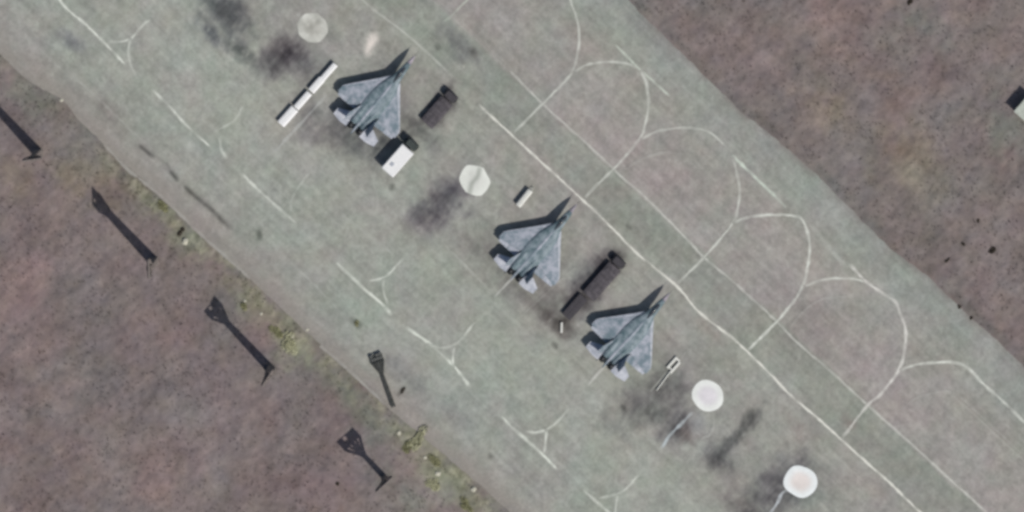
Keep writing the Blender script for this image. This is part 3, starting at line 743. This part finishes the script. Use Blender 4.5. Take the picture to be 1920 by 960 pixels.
# ------------------------------------------------------------------ lighting masts
M_STEEL = mat('weathered_steel', tuple(lin((128, 120, 116))), .8, .1, .15, 1)
M_SHADESTEEL = mat('shadow_tone_steel', tuple(lin((72, 74, 72))), .8, .1, .15, 1)  # dark tone standing in for cast shadow, used on the flat mast only
M_LAMP = mat('lamp_glass', tuple(lin((120, 118, 112))), .3)
def mast(H, wide, m, head=1.0, lamp=None):
    root = empty('lighting_mast', (0, 0, 0))
    hw = lambda z: (.78 - .36 * z / H) * wide
    cs = ((1, 1), (1, -1), (-1, -1), (-1, 1))
    for sx, sy in cs:
        l = MB(); l.bar((sx * hw(0), sy * hw(0), -.1), (sx * hw(H), sy * hw(H), H), .24); l.build('leg', m, root)
    br = MB(); nb = int(H / 1.25)
    for i in range(nb):
        z0, z1 = H * i / nb, H * (i + 1) / nb
        for k in range(4):
            (ax, ay), (bx, by) = cs[k], cs[(k + 1) % 4]
            br.bar((ax * hw(z0), ay * hw(z0), z0), (bx * hw(z1), by * hw(z1), z1), .24)
            br.bar((bx * hw(z0), by * hw(z0), z0), (ax * hw(z1), ay * hw(z1), z1), .24)
            br.bar((ax * hw(z1), ay * hw(z1), z1), (bx * hw(z1), by * hw(z1), z1), .1)
    o = br.build('bracing', m, root); o['kind'] = 'stuff'
    R_, HP = 1.8 * head, 2.3 * head              # upright lamp board across the mast top
    pf = MB()
    for y in (-1, -.5, 0, .5, 1): pf.bar((0, y * R_, H - .3), (0, y * R_, H + HP), .2)
    for z in (0, .5, 1): pf.bar((0, -R_, H - .3 + z * (HP + .2)), (0, R_, H - .3 + z * (HP + .2)), .22)
    for sy in (1, -1):
        for sx in (1, -1): pf.bar((sx * .1, sy * R_, H), (sx * hw(H), sy * hw(H), H - 4.0 * head), .34)
        pf.bar((0, sy * R_ * .5, H), (0, sy * hw(H) * .5, H - 3.4 * head), .36)
    pl = pf.build('lamp_board', m, root)
    for i in range(4):
        for k in range(2):
            if (i, k) == (1, 1): continue        # one lamp is gone
            lb = MB(); lb.box((.05, (i - 1.5) * R_ * .5, H + .55 + k * HP * .5), (.3, R_ * .38, HP * .34)); lb.build('floodlight', lamp or M_LAMP, pl)
    ft = MB(); ft.box((0, 0, .02), (2.1 * wide, 2.1 * wide, .25)); ft.build('footing', M_LAMP, root)
    return root
m0 = mast(20.6, .85, M_STEEL)
MASTS = [((288, 490), 1, 'lattice lighting mast in the field with the longest straight shadow'), ((72, 287), 1, 'lattice lighting mast nearest the left edge'),
         ((507, 692), 1, 'lattice lighting mast between the yellowish bushes and the brown field')]
for i, (c, s, lab) in enumerate(MASTS):
    o = m0 if i == 0 else copy_tree(m0)
    o.location = P(*c); o.rotation_euler = (0, 0, heading(c, (.68, .73)) + (.85, -.6, .25)[i]); tag(o, lab, 'lighting mast', 'lighting masts along the apron')
m2 = mast(12.6, .6, M_STEEL, 1.15); c = (722, 896); m2.location = P(*c); m2.rotation_euler = (0, 0, heading(c, (.68, .73)))
tag(m2, 'shorter lattice lighting mast in the field nearest the bottom edge', 'lighting mast', 'lighting masts along the apron')
# a mast shadow off the sun's line, shaped as an added dark flat mast
shadow_mast = mast(9.6, .36, M_SHADESTEEL, .66, mat('shadow_tone_lamp', tuple(lin((88, 90, 88))), .5)); a, b_ = P(738, 762), P(699, 652)
d = (b_ - a); shadow_mast.location = (a.x, a.y, .42)
shadow_mast.rotation_euler = (Vector((d.x, d.y, 0.02 * d.length)).to_track_quat('Z', 'Y') @ Euler((0, 0, math.pi / 2)).to_quaternion()).to_euler()
tag(shadow_mast, 'mast shadow across the apron edge, shaped as a thin dark mast with a paddle-shaped head', 'mast shadow')

# ------------------------------------------------------------------ stones, bushes, grass
M_STONE = mat('pale_stone', tuple(lin((186, 184, 168))), .9, 0, .15, 3, bump=.3)
def stone(c, r, label, seed):
    bm = bmesh.new(); bmesh.ops.create_icosphere(bm, subdivisions=2, radius=1)
    rr = random.Random(seed)
    for v in bm.verts:
        k = 1 + .22 * math.sin(3 * v.co.x + seed) * math.cos(2.3 * v.co.y) + rr.uniform(-.1, .1)
        v.co = Vector((v.co.x * r * 1.15 * k, v.co.y * r * .9 * k, max(-.15 * r, v.co.z * r * .55 * k)))
    me = bpy.data.meshes.new('stone'); bm.to_mesh(me); bm.free(); me.materials.append(M_STONE)
    o = bpy.data.objects.new('stone', me); C.objects.link(o); p = P(*c); o.location = (p.x, p.y, field_z(p.x, p.y) + .05 * r)
    o.rotation_euler = (0, 0, seed * 1.3)
    tag(o, label, 'stone', 'pale stones along the apron edge')
for i, (c, r, lab) in enumerate([((347, 453), .75, 'large pale stone among the greenish tufts on the left'), ((459, 564), .34, 'small pale stone upslope of the second lighting mast shadow'), ((490, 588), .30, 'small pale stone left of the brightest yellowish bush'),
                                 ((548, 631), .40, 'pale stone on the yellowish bush patch left of centre'), ((576, 618), .28, 'small pale stone at the concrete edge above the yellowish patch'), ((748, 812), .42, 'long pale stone at the top of the lower bush patch'),
                                 ((821, 888), .6, 'pale stone between olive bushes near the bottom'), ((888, 917), .62, 'pinkish pale stone lowest along the apron edge'), ((797, 858), .4, 'pale stone in the middle of the lower bush patch'), ((115, 188), .34, 'small pale stone at the apron edge near the left border')]):
    stone(c, r, lab, i + 1)

def leaf_blob(mb, c, r, n, rr, flat=.6, size=.16):
    for _ in range(n):
        while True:
            q = Vector((rr.uniform(-1, 1), rr.uniform(-1, 1), rr.uniform(-.1, 1)))
            if q.length < 1 and (q.length > .45 or rr.random() < .3): break
        p = Vector(c) + Vector((q.x * r, q.y * r, q.z * r * flat))
        a = Vector((rr.gauss(0, 1), rr.gauss(0, 1), rr.gauss(0, .6))).normalized(); b = a.orthogonal().normalized()
        b = (b * math.cos(rr.random() * 6) + a.cross(b) * math.sin(rr.random() * 6))
        s_ = size * rr.uniform(.6, 1.3)
        mb.add([p - a * s_, p + b * s_ * .55, p + a * s_, p - b * s_ * .55], [(0, 1, 2, 3)])
M_LEAFD = mat('dark_foliage', tuple(lin((74, 68, 60))), .9, 0, .3, 3)
M_LEAFO = mat('olive_foliage', tuple(lin((140, 140, 108))), .9, 0, .3, 2)
M_LEAFY = mat('straw_green_foliage', tuple(lin((178, 178, 148))), .9, 0, .2, 2)
M_STEM = mat('twig', tuple(lin((70, 58, 48))), .9)
def bush(c, r, m, label, seed, flat=.7, n=None, grp=None, squash=(1, 1), rot=0):
    rr = random.Random(seed); p = P(*c)
    root = empty('bush', (p.x, p.y, field_z(p.x, p.y)), rot); tag(root, label, 'bush', grp)
    root.scale = (squash[0], squash[1], 1)
    st = MB()
    for k in range(5):
        a = k * 1.26 + rr.random(); st.tube((0, 0, -.05), (math.cos(a) * r * .55, math.sin(a) * r * .55, r * flat * .6), .05, .02, 5)
    st.build('stem', M_STEM, root)
    fl = MB(); k = max(3, int(r * 3))
    for _ in range(k):
        a, q = rr.uniform(0, 6.28), rr.uniform(0, .75) * r
        leaf_blob(fl, (math.cos(a) * q, math.sin(a) * q, r * .15), r * rr.uniform(.35, .6), n or 130, rr, flat, .11 + .03 * r)
    fl.build('foliage', m, root)
GB = 'bushes on the airfield grass'
for i, a in enumerate([((1862, 468), .85, M_LEAFD, 'dark low bush standing alone in the right-hand field', .6, (1.7, .8), AX), ((1706, 0), .85, M_LEAFD, 'dark bush on the top edge of the right-hand field', .9, (.8, 1.2), (1, 0)), ((1833, 413), .5, M_LEAFD, 'small dark bush uppermost along the faint field track', .6, (1, 1), AX),
                       ((1806, 458), .5, M_LEAFD, 'small dark bush in the middle of the faint field track', .6, (1, 1), AX), ((1775, 490), .55, M_LEAFD, 'dark tuft at the lower end of the faint field track', .5, (1.5, .8), AX), ((1820, 598), .5, M_LEAFD, 'dark tuft on the right edge of the concrete', .5, (1, 1), AX), ((1800, 575), .45, M_LEAFD, 'small dark tuft at the concrete edge on the right, upper of two', .5, (1, 1), AX),
                       ((632, 908), .6, M_LEAFD, 'dark tuft in the brown field near the bottom, left of the short mast', .5, (1.4, .8), TD), ((755, 733), .6, M_LEAFD, 'dark tuft at the foot of the mast shadow shaped as a flat mast', .5, (1.7, .7), AX), ((668, 606), .6, M_LEAFO, 'olive tuft on the apron edge above the mast shadow shaped as a flat mast', .3, (1.3, .8), TD),
                       ((545, 645), 1.7, M_LEAFY, 'broad yellowish bush beside the third lighting mast', .3, (1.2, 1), TD), ((520, 622), 1.2, M_LEAFO, 'olive bush left of the broad yellowish bush', .35, (1.2, 1), TD), ((785, 822), 1.6, M_LEAFY, 'pale yellowish bush at the top of the lower bush patch', .4, (1.5, .8), AX), ((768, 838), 1.1, M_LEAFO, 'olive bush on the left of the lower bush patch', .4, (1, 1), AX), ((820, 868), 1.2, M_LEAFO, 'dark olive bush in the lower bush patch, right side', .4, (1.5, .8), TD), ((815, 905), 1.4, M_LEAFY, 'yellowish bush lowest in the lower bush patch', .35, (1, 1.2), TD),
                       ((305, 388), 1.2, M_LEAFO, 'olive bush above the large pale stone', .35, (1.4, .8), TD), ((340, 435), .8, M_LEAFD, 'dark tuft touching the large pale stone', .4, (1, 1), TD), ((460, 575), 1.0, M_LEAFO, 'olive bush between two small pale stones', .35, (1.3, .8), TD), ((875, 948), 1.2, M_LEAFO, 'olive bush at the bottom edge beside the apron', .35, (1.4, .8), TD)]):
    c, r, m, lab, fl_, sq, dv = a
    bush(c, r * (1.0 if m is M_LEAFD else 1.25), m, lab, 40 + i, fl_ * (.8 if m is M_LEAFD else .55), 60 if r < .7 else 150, GB, sq, heading(c, dv))

# dry grass tufts over both fields: nobody could count them
V, F, K = [], [], []
rr = np.random.default_rng(3)
N = 15000
tx, ty = rr.uniform(-104, 104, N * 2), rr.uniform(-56, 56, N * 2)
qx, qy = to_px(tx, ty); u_, n_ = qx * TX + qy * TY, qx * NX + qy * NY
ins = np.minimum(n_ - sw_n(u_), ne_n(u_) - n_)
dens = .55 + .6 * fbm(qx / 60, qy / 60, 777, 3)
keep = (ins < -3) & (rr.random(N * 2) < np.clip(dens, .1, 1))
base = field_colour(qx, qy)
ii = np.nonzero(keep)[0][:N]
zz = smooth(0, 9, -ins) * (0.04 + 0.16 * fbm(tx / 5, ty / 5, 201, 3) + 0.13 * fbm(tx / 1.2, ty / 1.2, 211, 2)) - .02
for i in ii:
    h = rr.uniform(.12, .34); k = len(V); dark = rr.uniform(.86, 1.08)
    col = base[i] * dark
    for b in range(5):
        a = rr.uniform(0, 6.28); r = rr.uniform(.1, .32); wd = rr.uniform(.06, .13)
        x, y = tx[i], ty[i]; ex, ey = x + math.cos(a) * r, y + math.sin(a) * r
        px2, py2 = -math.sin(a) * wd, math.cos(a) * wd
        k = len(V)
        V += [(x - px2, y - py2, zz[i] - .03), (x + px2, y + py2, zz[i] - .03), (ex, ey, zz[i] + h * rr.uniform(.5, 1))]
        F.append((k, k + 1, k + 2)); K += [col] * 3
m_tuft = surface_mat('dry_grass', grain=.15, scale=2, bump=0)
g = mesh_obj('dry_grass', V, F, m_tuft, cols=albedo(np.array(K)))
g['kind'] = 'stuff'; g['label'] = 'dry brown grass tufts scattered over the fields'; g['category'] = 'grass'
